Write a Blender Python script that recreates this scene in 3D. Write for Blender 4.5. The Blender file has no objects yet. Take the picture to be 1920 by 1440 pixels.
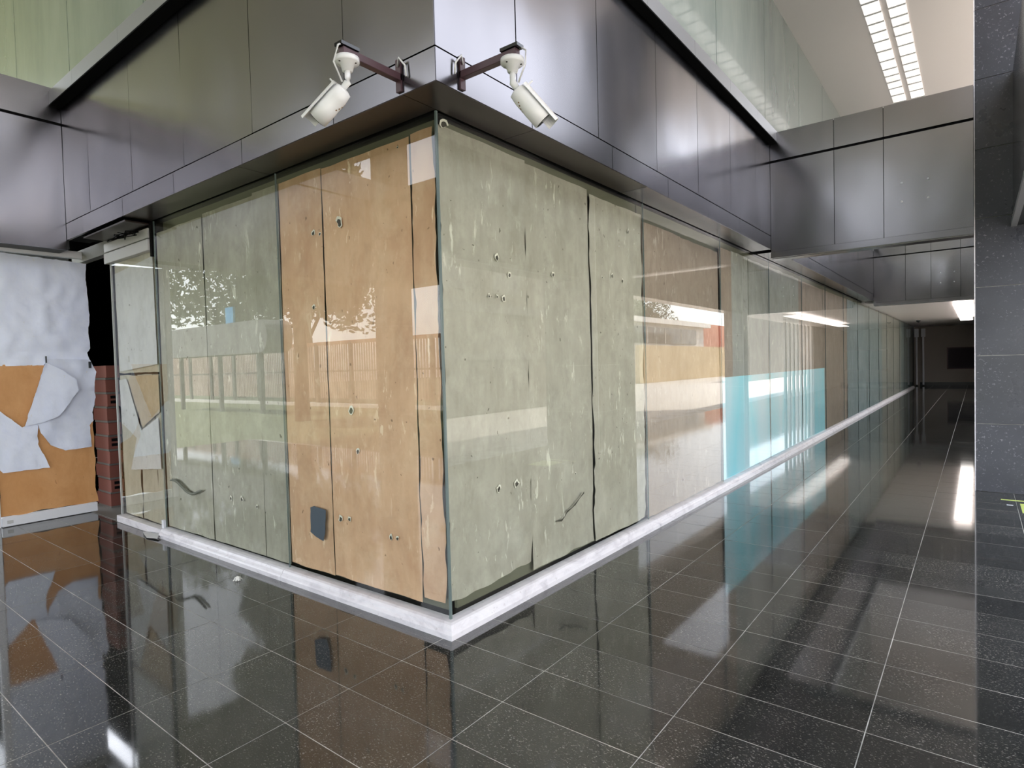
import bpy, bmesh, math, random
from mathutils import Vector, Matrix, noise
from mathutils.geometry import delaunay_2d_cdt

random.seed(7)
C = bpy.context.scene.collection
sc = bpy.context.scene

# ------------------------------------------------------------------ camera
F, YAW, PIT, ROL = 1130.315, 0.657615, -0.0303936, -0.0263966
def cam_matrix():
    cy, sy, cp, sp, cr, sr = (math.cos(YAW), math.sin(YAW), math.cos(PIT), math.sin(PIT), math.cos(ROL), math.sin(ROL))
    right = Vector((cy, sy, 0)); fwd = Vector((-sy*cp, cy*cp, sp)); up = right.cross(fwd)
    r2 = right*cr + up*sr; u2 = -right*sr + up*cr
    m = Matrix((r2, u2, -fwd)).transposed().to_4x4()
    m.translation = Vector((2.129, -2.195, 1.358))
    return m
cd = bpy.data.cameras.new('camera'); cam = bpy.data.objects.new('camera', cd); C.objects.link(cam)
cam.matrix_world = cam_matrix()
cd.sensor_fit = 'HORIZONTAL'; cd.sensor_width = 36; cd.lens = F/1920*36; cd.clip_start = 0.05; cd.clip_end = 500
sc.camera = cam

# ------------------------------------------------------------------ sky, sun, exposure
w = bpy.data.worlds.new('world'); sc.world = w; w.use_nodes = True
wn = w.node_tree.nodes; wl = w.node_tree.links
sky = wn.new('ShaderNodeTexSky'); sky.sky_type = 'NISHITA'; sky.sun_disc = False
sky.sun_elevation = math.radians(64); sky.sun_rotation = math.radians(310); sky.altitude = 900
sky.dust_density = 2.5; sky.air_density = 1.0; sky.ozone_density = 1.0
bg = wn['Background']; bg.inputs[1].default_value = 1.35
hs = wn.new('ShaderNodeHueSaturation'); hs.inputs['Saturation'].default_value = 0.25
wl.new(sky.outputs[0], hs.inputs['Color']); wl.new(hs.outputs[0], bg.inputs[0])
sd = bpy.data.lights.new('sun', 'SUN'); sd.energy = 13.0; sd.angle = 0.009; sd.color = (1.0, 0.95, 0.87)
sun = bpy.data.objects.new('sun', sd); C.objects.link(sun)
sun.rotation_euler = Vector((-0.35, 0.30, 0.95)).to_track_quat('Z', 'Y').to_euler()
sc.view_settings.view_transform = 'Standard'; sc.view_settings.look = 'None'
sc.view_settings.gamma = 1; sc.view_settings.use_curve_mapping = False
sc.view_settings.exposure = -0.22
sc.cycles.max_bounces = 10; sc.cycles.glossy_bounces = 6; sc.cycles.diffuse_bounces = 5; sc.cycles.transparent_max_bounces = 16
sc.cycles.sample_clamp_indirect = 12
sc.cycles.caustics_reflective = False; sc.cycles.caustics_refractive = False
sc.cycles.use_denoising = True

# ------------------------------------------------------------------ materials
def mat(name, col=(.5, .5, .5), rough=.5, metal=0., spec=.5, ior=1.5, coat=0., coat_r=.05):
    m = bpy.data.materials.new(name); m.use_nodes = True
    b = m.node_tree.nodes['Principled BSDF']
    b.inputs['Base Color'].default_value = (*col, 1); b.inputs['Roughness'].default_value = rough
    b.inputs['Metallic'].default_value = metal; b.inputs['IOR'].default_value = ior
    b.inputs['Specular IOR Level'].default_value = spec
    b.inputs['Coat Weight'].default_value = coat; b.inputs['Coat Roughness'].default_value = coat_r
    return m
class NT:
    def __init__(s, m): s.m = m; s.n = m.node_tree.nodes; s.l = m.node_tree.links; s.b = s.n['Principled BSDF']
    def new(s, t, **k):
        o = s.n.new(t)
        for a, v in k.items(): setattr(o, a, v)
        return o
    def coord(s, scale=(1, 1, 1), kind='Object'):
        t = s.new('ShaderNodeTexCoord'); mp = s.new('ShaderNodeMapping'); mp.inputs['Scale'].default_value = scale
        s.l.new(t.outputs[kind], mp.inputs[0]); return mp.outputs[0]
    def pos(s, scale=(1, 1, 1)):
        t = s.new('ShaderNodeNewGeometry'); mp = s.new('ShaderNodeMapping'); mp.inputs['Scale'].default_value = scale
        s.l.new(t.outputs['Position'], mp.inputs[0]); return mp.outputs[0]
    def noise(s, v, scale, detail=3, rough=.5, dist=0.):
        o = s.new('ShaderNodeTexNoise'); o.inputs['Scale'].default_value = scale; o.inputs['Detail'].default_value = detail
        o.inputs['Roughness'].default_value = rough; o.inputs['Distortion'].default_value = dist
        s.l.new(v, o.inputs['Vector']); return o.outputs[0]
    def ramp(s, v, stops):
        o = s.new('ShaderNodeValToRGB'); e = o.color_ramp.elements
        while len(e) < len(stops): e.new(.5)
        for i, (p, c) in enumerate(stops):
            e[i].position = p; e[i].color = (*c, 1) if isinstance(c, tuple) else (c, c, c, 1)
        s.l.new(v, o.inputs[0]); return o.outputs[0]
    def mix(s, f, a, b, mode='MIX'):
        o = s.new('ShaderNodeMix', data_type='RGBA', blend_type=mode)
        for i, x in ((0, f), (6, a), (7, b)):
            if hasattr(x, 'is_linked'): s.l.new(x, o.inputs[i])
            elif isinstance(x, tuple): o.inputs[i].default_value = (*x, 1)
            else: o.inputs[i].default_value = x
        return o.outputs[2]
    def bump(s, h, strength=.2, dist=.01):
        o = s.new('ShaderNodeBump'); o.inputs['Strength'].default_value = strength; o.inputs['Distance'].default_value = dist
        s.l.new(h, o.inputs['Height']); s.l.new(o.outputs[0], s.b.inputs['Normal']); return o
    def base(s, c): s.l.new(c, s.b.inputs['Base Color'])
    def rough(s, c): s.l.new(c, s.b.inputs['Roughness'])
    def rand(s):
        return s.new('ShaderNodeObjectInfo').outputs['Random']

def m_granite(name, c0, c1, fleck, rough, scale=1.0, amount=.62, ior=1.55, spread=.35):
    m = mat(name, c0, rough, ior=ior); t = NT(m); p = t.pos()
    a = t.noise(p, 9*scale, 4, .6)
    c = t.mix(a, c0, c1)
    f = t.noise(t.pos((1, 1.7, 1)), 95*scale, 2, .6, .6)
    fm = t.ramp(f, [(amount, 0.), (amount+.06, 1.)])
    f2 = t.noise(p, 2.2, 3, .6)
    gate = t.ramp(f2, [(.38, .25), (.66, 1.)])
    k = t.mix(1.0, fm, gate, 'MULTIPLY')
    c = t.mix(k, c, fleck)
    rr = t.new('ShaderNodeMapRange'); rr.inputs[3].default_value = 1-spread; rr.inputs[4].default_value = 1+spread
    t.l.new(t.rand(), rr.inputs[0])
    cb = t.new('ShaderNodeCombineColor'); 
    for i in range(3): t.l.new(rr.outputs[0], cb.inputs[i])
    c = t.mix(1.0, c, cb.outputs[0], 'MULTIPLY')
    t.base(c)
    r = t.ramp(t.noise(p, 3.0, 4, .6), [(.3, rough*.8), (.7, rough*1.35)])
    t.rough(r)
    return m
M_TILE = m_granite('black granite tile', (.016, .0165, .016), (.042, .043, .040), (.26, .25, .23), .05, 1.0, .60, ior=1.95)
M_COL = m_granite('blue grey granite cladding', (.012, .013, .021), (.034, .036, .050), (.16, .16, .18), .30, .5, .62, spread=.12)
M_GROUT = mat('pale grout', (.52, .51, .49), .8)
def m_grout():
    t = NT(M_GROUT); t.base(t.ramp(t.noise(t.pos(), 2.5, 4, .7), [(.35, (.20, .195, .18)), (.6, (.62, .61, .58))]))
m_grout()
M_DIRT = mat('dark mastic', (.012, .013, .013), .5)
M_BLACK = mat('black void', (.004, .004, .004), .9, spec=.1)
M_INT = mat('dark interior plaster', (.035, .032, .026), .9)

def m_marble():
    m = mat('white marble kerb', (.72, .70, .74), .32); t = NT(m); p = t.pos((1, 1, 3))
    a = t.noise(p, 5, 5, .6, 1.0)
    c = t.ramp(a, [(.3, (.56, .54, .58)), (.5, (.74, .72, .76)), (.75, (.80, .79, .82))])
    d = t.ramp(t.noise(t.pos(), 28, 4, .7), [(.62, 0.), (.75, .6)])
    c = t.mix(d, c, (.30, .27, .26)); t.base(c); return m
M_MARBLE = m_marble()

def m_metal(name, col, rough):
    m = mat(name, col, rough, metal=1.0); t = NT(m)
    a = t.noise(t.pos((1, 1, .5)), 2.6, 4, .6)
    c = t.mix(a, tuple(x*.92 for x in col), tuple(min(1, x*1.06) for x in col))
    s = t.ramp(t.noise(t.pos((1, 1, .25)), 16, 4, .7), [(.62, 0.), (.85, .10)])
    c = t.mix(s, c, (.30, .30, .28)); t.base(c)
    t.rough(t.ramp(t.noise(t.pos((1, 1, .4)), 2, 2, .5), [(.25, rough*.85), (.8, rough*1.25)]))
    return m
M_METAL = m_metal('polished grey steel panel', (.235, .226, .238), .21)
M_METALD = M_METAL
M_CAP = mat('satin grey metal capping', (.33, .33, .34), .42, metal=.6)

def m_paper(name, c0, c1, peel=.5, dirt=(.10, .09, .06), fleck=(.74, .74, .62)):
    m = mat(name, c0, .62, spec=.25); t = NT(m)
    a = t.noise(t.pos((1, 1, .6)), 3.2, 5, .65, .6)
    c = t.mix(t.ramp(a, [(.3, 0.), (.72, 1.)]), c0, c1)
    st = t.noise(t.pos((7, 7, .7)), 3.0, 4, .6)
    c = t.mix(t.ramp(st, [(.4, 0.), (.85, .13)]), c, fleck)
    c = t.mix(t.ramp(t.noise(t.pos((1, 1, .8)), 8, 6, .75, .4), [(.45, 0.), (.75, .22)]), c, dirt)
    c = t.mix(t.ramp(t.noise(t.pos((1, 1, .8)), 5.5, 6, .75, .2), [(.5, 0.), (.8, .3)]), c, fleck)
    f = t.noise(t.pos((22, 22, 6.0)), 1.0, 4, .65, .35)
    g = t.ramp(t.noise(t.pos((1, 1, 1)), 1.7, 3, .6), [(.44, 0.), (.62, 1.)])
    fm = t.mix(1.0, t.ramp(f, [(.61, 0.), (.65, peel)]), g, 'MULTIPLY')
    c = t.mix(fm, c, fleck)
    d = t.noise(t.pos((30, 30, 22)), 1.0, 2, .5, .3)
    c = t.mix(t.ramp(d, [(.735, 0.), (.75, .8)]), c, dirt)
    rr = t.new('ShaderNodeMapRange'); rr.inputs[3].default_value = .92; rr.inputs[4].default_value = 1.06
    t.l.new(t.rand(), rr.inputs[0]); cb = t.new('ShaderNodeCombineColor')
    for i in range(3): t.l.new(rr.outputs[0], cb.inputs[i])
    c = t.mix(1.0, c, cb.outputs[0], 'MULTIPLY')
    t.base(c)
    t.bump(t.noise(t.pos((1, 1, .8)), 14, 5, .6), .25, .01)
    return m
M_KRAFT = m_paper('brown kraft paper', (.57, .34, .20), (.72, .48, .30), .8, (.25, .15, .08), (.90, .74, .52))
M_SAGE = m_paper('faded sage green paper', (.36, .34, .27), (.45, .432, .355), .8)
M_TAUPE = m_paper('taupe paper', (.30, .235, .18), (.40, .32, .25), .6, (.12, .09, .07), (.62, .54, .44))
M_GREY = m_paper('pale grey paper', (.34, .345, .31), (.44, .445, .40), .6)
M_TEAL = m_paper('blue grey paper', (.20, .27, .28), (.38, .45, .45), .5, (.05, .06, .06), (.60, .66, .66))
M_CREAM = m_paper('cream paper', (.45, .41, .31), (.56, .51, .40), .3)
M_WHITE = m_paper('white paper', (.70, .75, .93), (.78, .83, .97), 0., (.72, .74, .80), (.88, .90, .95))
M_ORANGE = m_paper('orange brown kraft', (.56, .27, .10), (.70, .38, .17), .0, (.45, .22, .09), (.74, .44, .22))
M_BLUE = mat('light blue film', (.22, .62, .80), .35)
def m_film():
    t = NT(M_BLUE); a = t.noise(t.pos((0, 1, .15)), 1.1, 2, .5)
    t.base(t.ramp(a, [(.35, (.52, .80, .90)), (.5, (.25, .75, .88)), (.65, (.50, .78, .88))]))
m_film()
M_TAPE = mat('black tape', (.02, .025, .03), .45)
M_PATCH = mat('dark slate patch', (.045, .065, .085), .5)
M_TEAR = mat('torn dark edge', (.05, .045, .03), .8)
M_TEARW = mat('peeled pale layer', (.78, .76, .64), .7)

def m_glass(name='clear window glass', ior=1.62, tint=(.975, .985, .98)):
    m = bpy.data.materials.new(name); m.use_nodes = True; n = m.node_tree.nodes; l = m.node_tree.links
    n.remove(n['Principled BSDF']); out = n['Material Output']
    tr = n.new('ShaderNodeBsdfTransparent'); tr.inputs[0].default_value = (*tint, 1)
    gl = n.new('ShaderNodeBsdfGlossy'); gl.inputs['Roughness'].default_value = .0
    fr = n.new('ShaderNodeFresnel'); fr.inputs[0].default_value = ior
    ge = n.new('ShaderNodeNewGeometry'); mu = n.new('ShaderNodeMath'); mu.operation = 'SUBTRACT'; mu.use_clamp = True
    l.new(fr.outputs[0], mu.inputs[0]); l.new(ge.outputs['Backfacing'], mu.inputs[1])
    mx = n.new('ShaderNodeMixShader'); l.new(mu.outputs[0], mx.inputs[0]); l.new(tr.outputs[0], mx.inputs[1]); l.new(gl.outputs[0], mx.inputs[2])
    l.new(mx.outputs[0], out.inputs[0]); return m
M_GLASS = m_glass()
M_EDGE = mat('green glass edge and silicone', (.13, .17, .165), .25)
M_CEIL = mat('cream painted ceiling', (.82, .76, .74), .30)
M_UPPER = mat('frosted green grey glass cladding', (.26, .33, .30), .22, coat=.6, coat_r=.06)
def m_upper():
    t = NT(M_UPPER); a = t.noise(t.pos((1, 1, .3)), 1.6, 4, .6)
    t.base(t.ramp(a, [(.3, (.17, .225, .21)), (.7, (.28, .33, .305))]))
m_upper()
M_ALU = mat('white aluminium rail', (.72, .73, .78), .35)
M_ALUG = mat('grey aluminium rail', (.50, .50, .50), .4)
M_ENDW = mat('beige plaster', (.34, .30, .27), .85)
M_MAROON = mat('dark maroon paint', (.075, .035, .042), .4)
M_CAMW = mat('white camera housing', (.80, .81, .82), .3)
M_LENS = mat('dark lens', (.01, .01, .012), .1)
M_RUST = mat('rust spots', (.25, .15, .08), .7)
M_YEL = mat('yellow green marking', (.62, .72, .20), .5)
M_BRICK = mat('red clay brick', (.17, .055, .04), .9)
M_MORT = mat('grey mortar', (.13, .12, .11), .9)
M_CONC = mat('dusty concrete', (.22, .215, .20), .7)
def emis(name, col, s):
    m = mat(name, (.8, .8, .8), .5); b = m.node_tree.nodes['Principled BSDF']
    b.inputs['Emission Color'].default_value = (*col, 1); b.inputs['Emission Strength'].default_value = s; return m
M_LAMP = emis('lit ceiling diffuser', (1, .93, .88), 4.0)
M_GLOW = emis('ceiling sun glow painted in emission', (1.0, .93, .86), 1.25)  # emission stands in for sunlight bounced onto the ceiling
def m_glow():
    t = NT(M_GLOW); t.l.new(t.ramp(t.noise(t.pos((3, 1, 1)), 2.4, 3, .6), [(.32, (.62, .56, .52)), (.62, (1.0, .95, .9))]), t.b.inputs['Emission Color'])
m_glow()
M_GRASS = mat('lawn green', (.15, .17, .085), .9)
M_PAVE = mat('pale plaza paving', (.58, .54, .48), .7)
M_FENCE = mat('pinkish painted steel fence', (.62, .46, .38), .5)
M_POST = mat('dark fence post', (.10, .09, .08), .6)
M_YWALL = mat('ochre yellow wall', (.58, .44, .24), .8)
M_RWALL = mat('red brick wall', (.50, .17, .10), .85)
M_WWALL = mat('white rendered wall', (.78, .75, .70), .7)
M_DGL = mat('dark window glass', (.03, .035, .04), .08)
M_LEAF = mat('green leaves', (.06, .09, .03), .6)
M_BARK = mat('brown bark', (.12, .085, .06), .9)
M_CANG = mat('grey canopy cladding', (.20, .20, .20), .5)
M_SLAT = mat('white louver slat', (.80, .78, .74), .4)
M_CYAN = mat('bright blue panel', (.05, .40, .75), .5)

# ------------------------------------------------------------------ helpers
def link(name, me, m, parent=None, smooth=False):
    if m is not None and not me.materials: me.materials.append(m)
    if smooth:
        for p in me.polygons: p.use_smooth = True
    o = bpy.data.objects.new(name, me); C.objects.link(o)
    if parent is not None: o.parent = parent
    return o
def tag(o, label=None, cat=None, group=None, kind=None):
    if label: o['label'] = label
    if cat: o['category'] = cat
    if group: o['group'] = group
    if kind: o['kind'] = kind
    return o
def empty(name, loc=(0, 0, 0), label=None, cat=None, group=None, kind=None):
    o = bpy.data.objects.new(name, None); C.objects.link(o); o.location = loc
    o.empty_display_size = .1
    return tag(o, label, cat, group, kind)
class MB:
    def __init__(s): s.v = []; s.f = []
    def box(s, x0, x1, y0, y1, z0, z1):
        x0, x1 = sorted((x0, x1)); y0, y1 = sorted((y0, y1)); z0, z1 = sorted((z0, z1))
        n = len(s.v)
        s.v += [(x0, y0, z0), (x1, y0, z0), (x1, y1, z0), (x0, y1, z0), (x0, y0, z1), (x1, y0, z1), (x1, y1, z1), (x0, y1, z1)]
        s.f += [tuple(n+i for i in q) for q in ((0, 3, 2, 1), (4, 5, 6, 7), (0, 1, 5, 4), (1, 2, 6, 5), (2, 3, 7, 6), (3, 0, 4, 7))]
        return s
    def tube(s, pts, r, n=10, cap=True):
        pts = [Vector(p) for p in pts]; base = len(s.v)
        rs = r if isinstance(r, (list, tuple)) else [r]*len(pts)
        for i, p in enumerate(pts):
            d = (pts[min(i+1, len(pts)-1)]-pts[max(i-1, 0)]).normalized()
            u = d.cross(Vector((0, 0, 1)));
            if u.length < .05: u = d.cross(Vector((0, 1, 0)))
            u.normalize(); v = d.cross(u)
            for k in range(n):
                a = 2*math.pi*k/n; s.v.append(tuple(p+u*math.cos(a)*rs[i]+v*math.sin(a)*rs[i]))
        for i in range(len(pts)-1):
            for k in range(n):
                a = base+i*n+k; b = base+i*n+(k+1) % n; s.f.append((a, b, b+n, a+n))
        if cap:
            s.f.append(tuple(base+k for k in range(n))[::-1]); s.f.append(tuple(base+(len(pts)-1)*n+k for k in range(n)))
        return s
    def mesh(s, name='mesh', bevel=0):
        me = bpy.data.meshes.new(name); me.from_pydata(s.v, [], s.f)
        bm = bmesh.new(); bm.from_mesh(me); bmesh.ops.recalc_face_normals(bm, faces=bm.faces)
        if bevel: bmesh.ops.bevel(bm, geom=bm.edges[:], offset=bevel, segments=1, affect='EDGES')
        bm.to_mesh(me); bm.free(); me.update(); return me
def box(name, b, m, parent=None, bevel=0):
    return link(name, MB().box(*b).mesh(name, bevel), m, parent)
def grid_mesh(nu, nv, fn, name='grid'):
    v = [fn(i/(nu-1), j/(nv-1)) for j in range(nv) for i in range(nu)]
    f = [(j*nu+i, j*nu+i+1, (j+1)*nu+i+1, (j+1)*nu+i) for j in range(nv-1) for i in range(nu-1)]
    me = bpy.data.meshes.new(name); me.from_pydata([tuple(p) for p in v], [], f); me.update(); return me
def N(x, y, z, s=0.): return noise.noise(Vector((x+s, y, z)))

def metal_sheet(name, axis, a0, a1, z0, z1, pos, nrm, m, parent, amp=.003, freq=1.6, gap=.003, seed=0.):
    """one folded metal panel on the plane axis=pos: a warped skin with turned-back edges"""
    a0 += gap; a1 -= gap; z0 += gap*.6; z1 -= gap*.6
    nu = max(5, int((a1-a0)/.06)); nv = max(3, int((z1-z0)/.06))
    def fn(u, v):
        a = a0+(a1-a0)*u; z = z0+(z1-z0)*v
        e = min(1, .45+3*min(u, 1-u))*min(1, 4*min(v, 1-v)+.4)
        d = amp*N(a*freq, z*freq*.8, seed)*e*1.6 + amp*.5*N(a*freq*2.7, z*freq*1.2, seed+9)*e
        return (pos+nrm*d, a, z) if axis == 'x' else (a, pos+nrm*d, z)
    v = [fn(i/(nu-1), j/(nv-1)) for j in range(nv) for i in range(nu)]
    f = [(j*nu+i, j*nu+i+1, (j+1)*nu+i+1, (j+1)*nu+i) for j in range(nv-1) for i in range(nu-1)]
    v0 = len(v)
    ring = [i for i in range(nu)]+[j*nu+nu-1 for j in range(1, nv)]+[(nv-1)*nu+i for i in range(nu-2, -1, -1)]+[j*nu for j in range(nv-2, 0, -1)]
    c0 = len(v)
    for r in ring: v.append(v[r])
    b = len(v)
    for r in ring:
        x, y, z = v[r]; v.append((x-nrm*.02, y, z) if axis == 'x' else (x, y-nrm*.02, z))
    k = len(ring)
    for i in range(k): f.append((c0+i, b+i, b+(i+1) % k, c0+(i+1) % k))
    f.append(tuple(b+i for i in range(k)))
    me = bpy.data.meshes.new(name); me.from_pydata(v, [], f)
    s_ = nrm if axis == 'x' else -nrm
    if s_ < 0: me.flip_normals()
    for p in me.polygons: p.use_smooth = p.index < (nu-1)*(nv-1)
    return link(name, me, m, parent)

# ------------------------------------------------------------------ floor
ZT = 2.637            # soffit / head of the shop glass
floor = box('floor', (-9.6, 4.2, -4.3, 32, -.12, -.0008), M_GROUT); tag(floor, 'polished black granite floor with pale joints', kind='structure')
def tile_mesh(sx=.6, sy=.2986, g=.0036):
    bm = bmesh.new(); mb = MB().box(-sx/2+g/2, sx/2-g/2, -sy/2+g/2, sy/2-g/2, -.02, 0.)
    me = mb.mesh('granite_tile'); bm.free(); return me
tm = tile_mesh()
cells = []
import mathutils
ci = cam.matrix_world.inverted()
for i in range(-17, 6):
    for j in range(-13, 108):
        cx = .0055+.6*i+.3; cyy = -.340+.2986*j+.1493
        if cx-.3 < -9.6 or cx > 4.1: continue
        if cyy > .05 and cx < -.35 and cx > -3.3: continue      # under the shop
        if cyy > 1.2 and cx < -.35: continue
        q = ci @ Vector((cx, cyy, 0))
        vis = q.z < -.2
        if vis:
            px = 960+F*q.x/-q.z; py = 720-F*q.y/-q.z
            vis = -160 < px < 2080 and py < 1640 and py > 600
        cells.append((0 if vis else 1, -q.z if vis else 1e3+(cx*cx+cyy*cyy), cx, cyy))
cells.sort()
for k, (_, d, x, y) in enumerate(cells[:300]):
    o = link('tile', tm, M_TILE, floor); o.location = (x, y, random.uniform(-.0004, 0.0004)+.0)
rest = MB()
g = .0018
for _, d, x, y in cells[300:]:
    rest.box(x-.3+g, x+.3-g, y-.1493+g, y+.1493-g, -.012, 0)
o = link('granite_tiling', rest.mesh('granite_tiling'), M_TILE, floor); o['kind'] = 'stuff'

# ------------------------------------------------------------------ shop: inner walls
tag(box('wall_inner', (-.14, -.10, .1, 30, 0, 3.9), M_INT), 'dark wall lining behind the papered right glass', kind='structure')
tag(box('wall_back', (-4.15, -.10, .10, .14, 0, 3.9), M_INT), 'dark lining behind the papered left glass', kind='structure')
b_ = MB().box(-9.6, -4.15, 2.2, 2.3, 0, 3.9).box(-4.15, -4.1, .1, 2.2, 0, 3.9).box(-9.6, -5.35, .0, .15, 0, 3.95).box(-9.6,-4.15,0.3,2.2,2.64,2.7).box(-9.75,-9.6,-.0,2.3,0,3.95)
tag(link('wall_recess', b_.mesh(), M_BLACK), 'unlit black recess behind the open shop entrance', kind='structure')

# kerb (marble plinth) -------------------------------------------------
def kerb_run(name, axis, a0, a1, parent):
    prof = [(0.0, 0.0), (.067, 0.0), (.067, .026), (.060, .034), (.052, .040), (.050, .052), (.040, .064), (.026, .070), (.0, .072), (-.03, .072), (-.03, 0)]
    def P(d, a, z, mit): return (d, a, z) if axis == 'x' else (a, -d, z)
    v = []; f = []
    n = max(2, int(abs(a1-a0)/.25)); n = min(n, 12)
    for i in range(n+1):
        a = a0+(a1-a0)*i/n
        for d, z in prof:
            aa = a
            if i == 0 and abs(a0) < 1e-6: aa = -d if axis == 'x' else d      # mitred at the corner
            v.append(P(d, aa, z, 0))
    k = len(prof)
    for i in range(n):
        for q in range(k): f.append((i*k+q, i*k+(q+1) % k, (i+1)*k+(q+1) % k, (i+1)*k+q))
    f.append(tuple(range(k))); f.append(tuple(n*k+q for q in range(k)))
    me = bpy.data.meshes.new(name); me.from_pydata(v, [], f)
    bm = bmesh.new(); bm.from_mesh(me); bmesh.ops.recalc_face_normals(bm, faces=bm.faces); bm.to_mesh(me); bm.free()
    return link(name, me, M_MARBLE, parent)
kr = empty('baseboard_right', kind='structure', label='white marble kerb running under the right shop glass')
ys = [0, 2.42, 4.9, 7.4, 10.0, 13.0, 16.5, 20.5, 24.5, 28.0]
for i in range(len(ys)-1): kerb_run('marble_length', 'x', ys[i]+(0 if i == 0 else .002), ys[i+1]-.002, kr)
kl = empty('baseboard_left', kind='structure', label='white marble kerb running under the left shop glass')
xs = [0, -1.46, -3.29]
for i in range(2): kerb_run('marble_length', 'y', xs[i]-(0 if i == 0 else .002), xs[i+1]+.002, kl)
o = box('marble_length', (-4.235, -3.31, -.045, .03, 0, .062), M_MARBLE, kl, .004)

# ------------------------------------------------------------------ windows
RS = [0, 2.35, 4.19, 6.06, 7.9, 9.72, 11.55, 13.4, 15.2, 17.05, 18.9, 20.7, 22.6, 24.4, 26.2, 28.0]
wn_i = 1
for a, b in zip(RS[:-1], RS[1:]):
    e = empty('window_%d' % wn_i, (0, a, 0), kind='structure', label='fixed shop pane number %d along the right glass front' % wn_i); wn_i += 1
    box('glass_pane', (-.010, 0, .003 if a else -.0, b-a-.003, .068, ZT+.01), M_GLASS, e)
    box('silicone_joint', (-.011, .0006, b-a-.002, b-a+.002, .07, ZT), M_EDGE, e)
LS = [0, -1.455, -3.29]
for a, b in zip(LS[:-1], LS[1:]):
    e = empty('window_%d' % wn_i, (a, 0, 0), kind='structure', label='fixed shop pane number %d on the left glass front' % (wn_i-15)); wn_i += 1
    box('glass_pane', (b-a+.003, -.012 if a == 0 else -.003, 0, .010, .068, ZT+.01), M_GLASS, e)
    box('silicone_joint', (b-a-.002, b-a+.002, -.0006, .011, .07, ZT), M_EDGE, e)
    if a == 0: box('corner_joint', (-.010, .0015, -.0015, .010, .07, ZT), M_EDGE, e)
# papered door pane in the left front
e = empty('door_1', (-3.3, 0, 0), kind='structure', label='frameless glass door pane with white top rail in the left front')
box('glass_pane', (-.93, -.02, 0, .010, .062, 2.50), M_GLASS, e)
box('top_rail', (-1.0, -.045, -.03, .03, 2.40, 2.495), M_ALUG, e, .004)
box('upper_rail', (-1.02, -.06, -.02, .03, 2.508, 2.59), M_ALUG, e, .004)
box('edge_stile', (-.945, -.930, -.002, .012, .062, 2.42), M_ALUG, e)
box('floor_pivot', (-.05, -.015, -.012, .012, .06, .13), M_ALU, e, .002)
box('head_gap', (-.045, -.005, -.01, .03, 2.35, ZT), M_BLACK, e)

# ------------------------------------------------------------------ paper sheets
def sheet(axis, a0, a1, z0, z1, m, label, group, off=.016, seed=1., edge=.004, wav=.006, top=.010, lift=0., crum=0., name='paper_sheet'):
    s = abs(a1-a0); nu = max(8, int(s/.035)); nv = max(20, int((z1-z0)/.045))
    lo, hi = min(a0, a1), max(a0, a1)
    def fn(u, v):
        a = lo+(hi-lo)*u; z = z0+(z1-z0)*v
        if u == 0: a += edge*N(z*5, seed, 0)*1.5+edge*.6*N(z*21, seed, 3)
        if u == 1: a += edge*N(z*5, seed, 7)*1.5+edge*.6*N(z*21, seed, 5)
        if v == 0: z += top*N(a*6, seed, 11)+lift*max(0, N(a*2.2, seed, 2)+.2)
        if v == 1: z += top*N(a*4, seed, 13)*1.2
        d = wav*(.5+N(a*2.2, z*.9, seed))+wav*.5*N(a*7, z*3, seed)
        if crum: d += crum*abs(N(a*5+z*3, z*2.2-a*2, seed))*max(0, 1-(z-z0)/1.1)
        d = off+max(0, d)
        return (-d, a, z) if axis == 'x' else (a, d, z)
    o = link(name, grid_mesh(nu, nv, fn, name), m, None, True)
    return tag(o, label, 'paper sheet', group)
R_ = 'paper sheets covering the right glass front'; L_ = 'paper sheets covering the left glass front'
shR1 = sheet('x', .03, .762, .14, 2.585, M_SAGE, 'sage green sheet behind right glass, nearest the corner, crumpled at the foot', R_, seed=1, lift=.05, crum=.045, wav=.008, edge=.012)
shR2 = sheet('x', .770, 1.512, .10, 2.575, M_SAGE, 'sage green sheet with a long torn crack near its foot', R_, seed=2, off=.026, crum=.02)
shR3 = sheet('x', 1.518, 2.343, .09, 2.545, M_SAGE, 'sage green sheet with frayed wavy edge beside the first joint of the right glass', R_, seed=3, edge=.02, crum=.02)
sheet('x', 2.357, 3.16, .075, 2.50, M_TAUPE, 'taupe sheet just past the first joint of the right glass', R_, seed=4)
sheet('x', 3.155, 4.182, .075, 2.49, M_TAUPE, 'taupe sheet with the blue film beginning at its far edge', R_, seed=5, off=.022)
sheet('x', 4.2, 4.60, .075, 2.55, M_TAUPE, 'narrow taupe strip above the near end of the blue film', R_, seed=6)
sheet('x', 4.60, 5.22, .075, 2.56, M_GREY, 'pale grey sheet above the blue film, next to a taupe strip', R_, seed=7, off=.02)
sheet('x', 5.22, 6.052, .075, 2.55, M_GREY, 'pale grey sheet ending at a dark glass joint over the blue film', R_, seed=8)
sheet('x', 6.067, 7.76, .075, 2.56, M_GREY, 'wide grey sheet behind the brightest part of the blue film', R_, seed=9)
sheet('x', 7.76, 9.58, .075, 2.55, M_TAUPE, 'brown streaked sheet over the far half of the blue film', R_, seed=10, off=.02)
sheet('x', 9.58, 11.42, .075, 2.55, M_TAUPE, 'brown streaked sheet just beyond the blue film', R_, seed=11)
sheet('x', 11.42, 12.06, .075, 2.56, M_TAUPE, 'narrow brown strip before the blue grey sheets', R_, seed=12, off=.02)
sheet('x', 12.08, 13.24, .075, 2.56, M_TEAL, 'first blue grey sheet counted from the blue film', R_, seed=13)
sheet('x', 13.24, 14.9, .075, 2.55, M_TEAL, 'second blue grey sheet counted from the blue film', R_, seed=14, off=.02)
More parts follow.
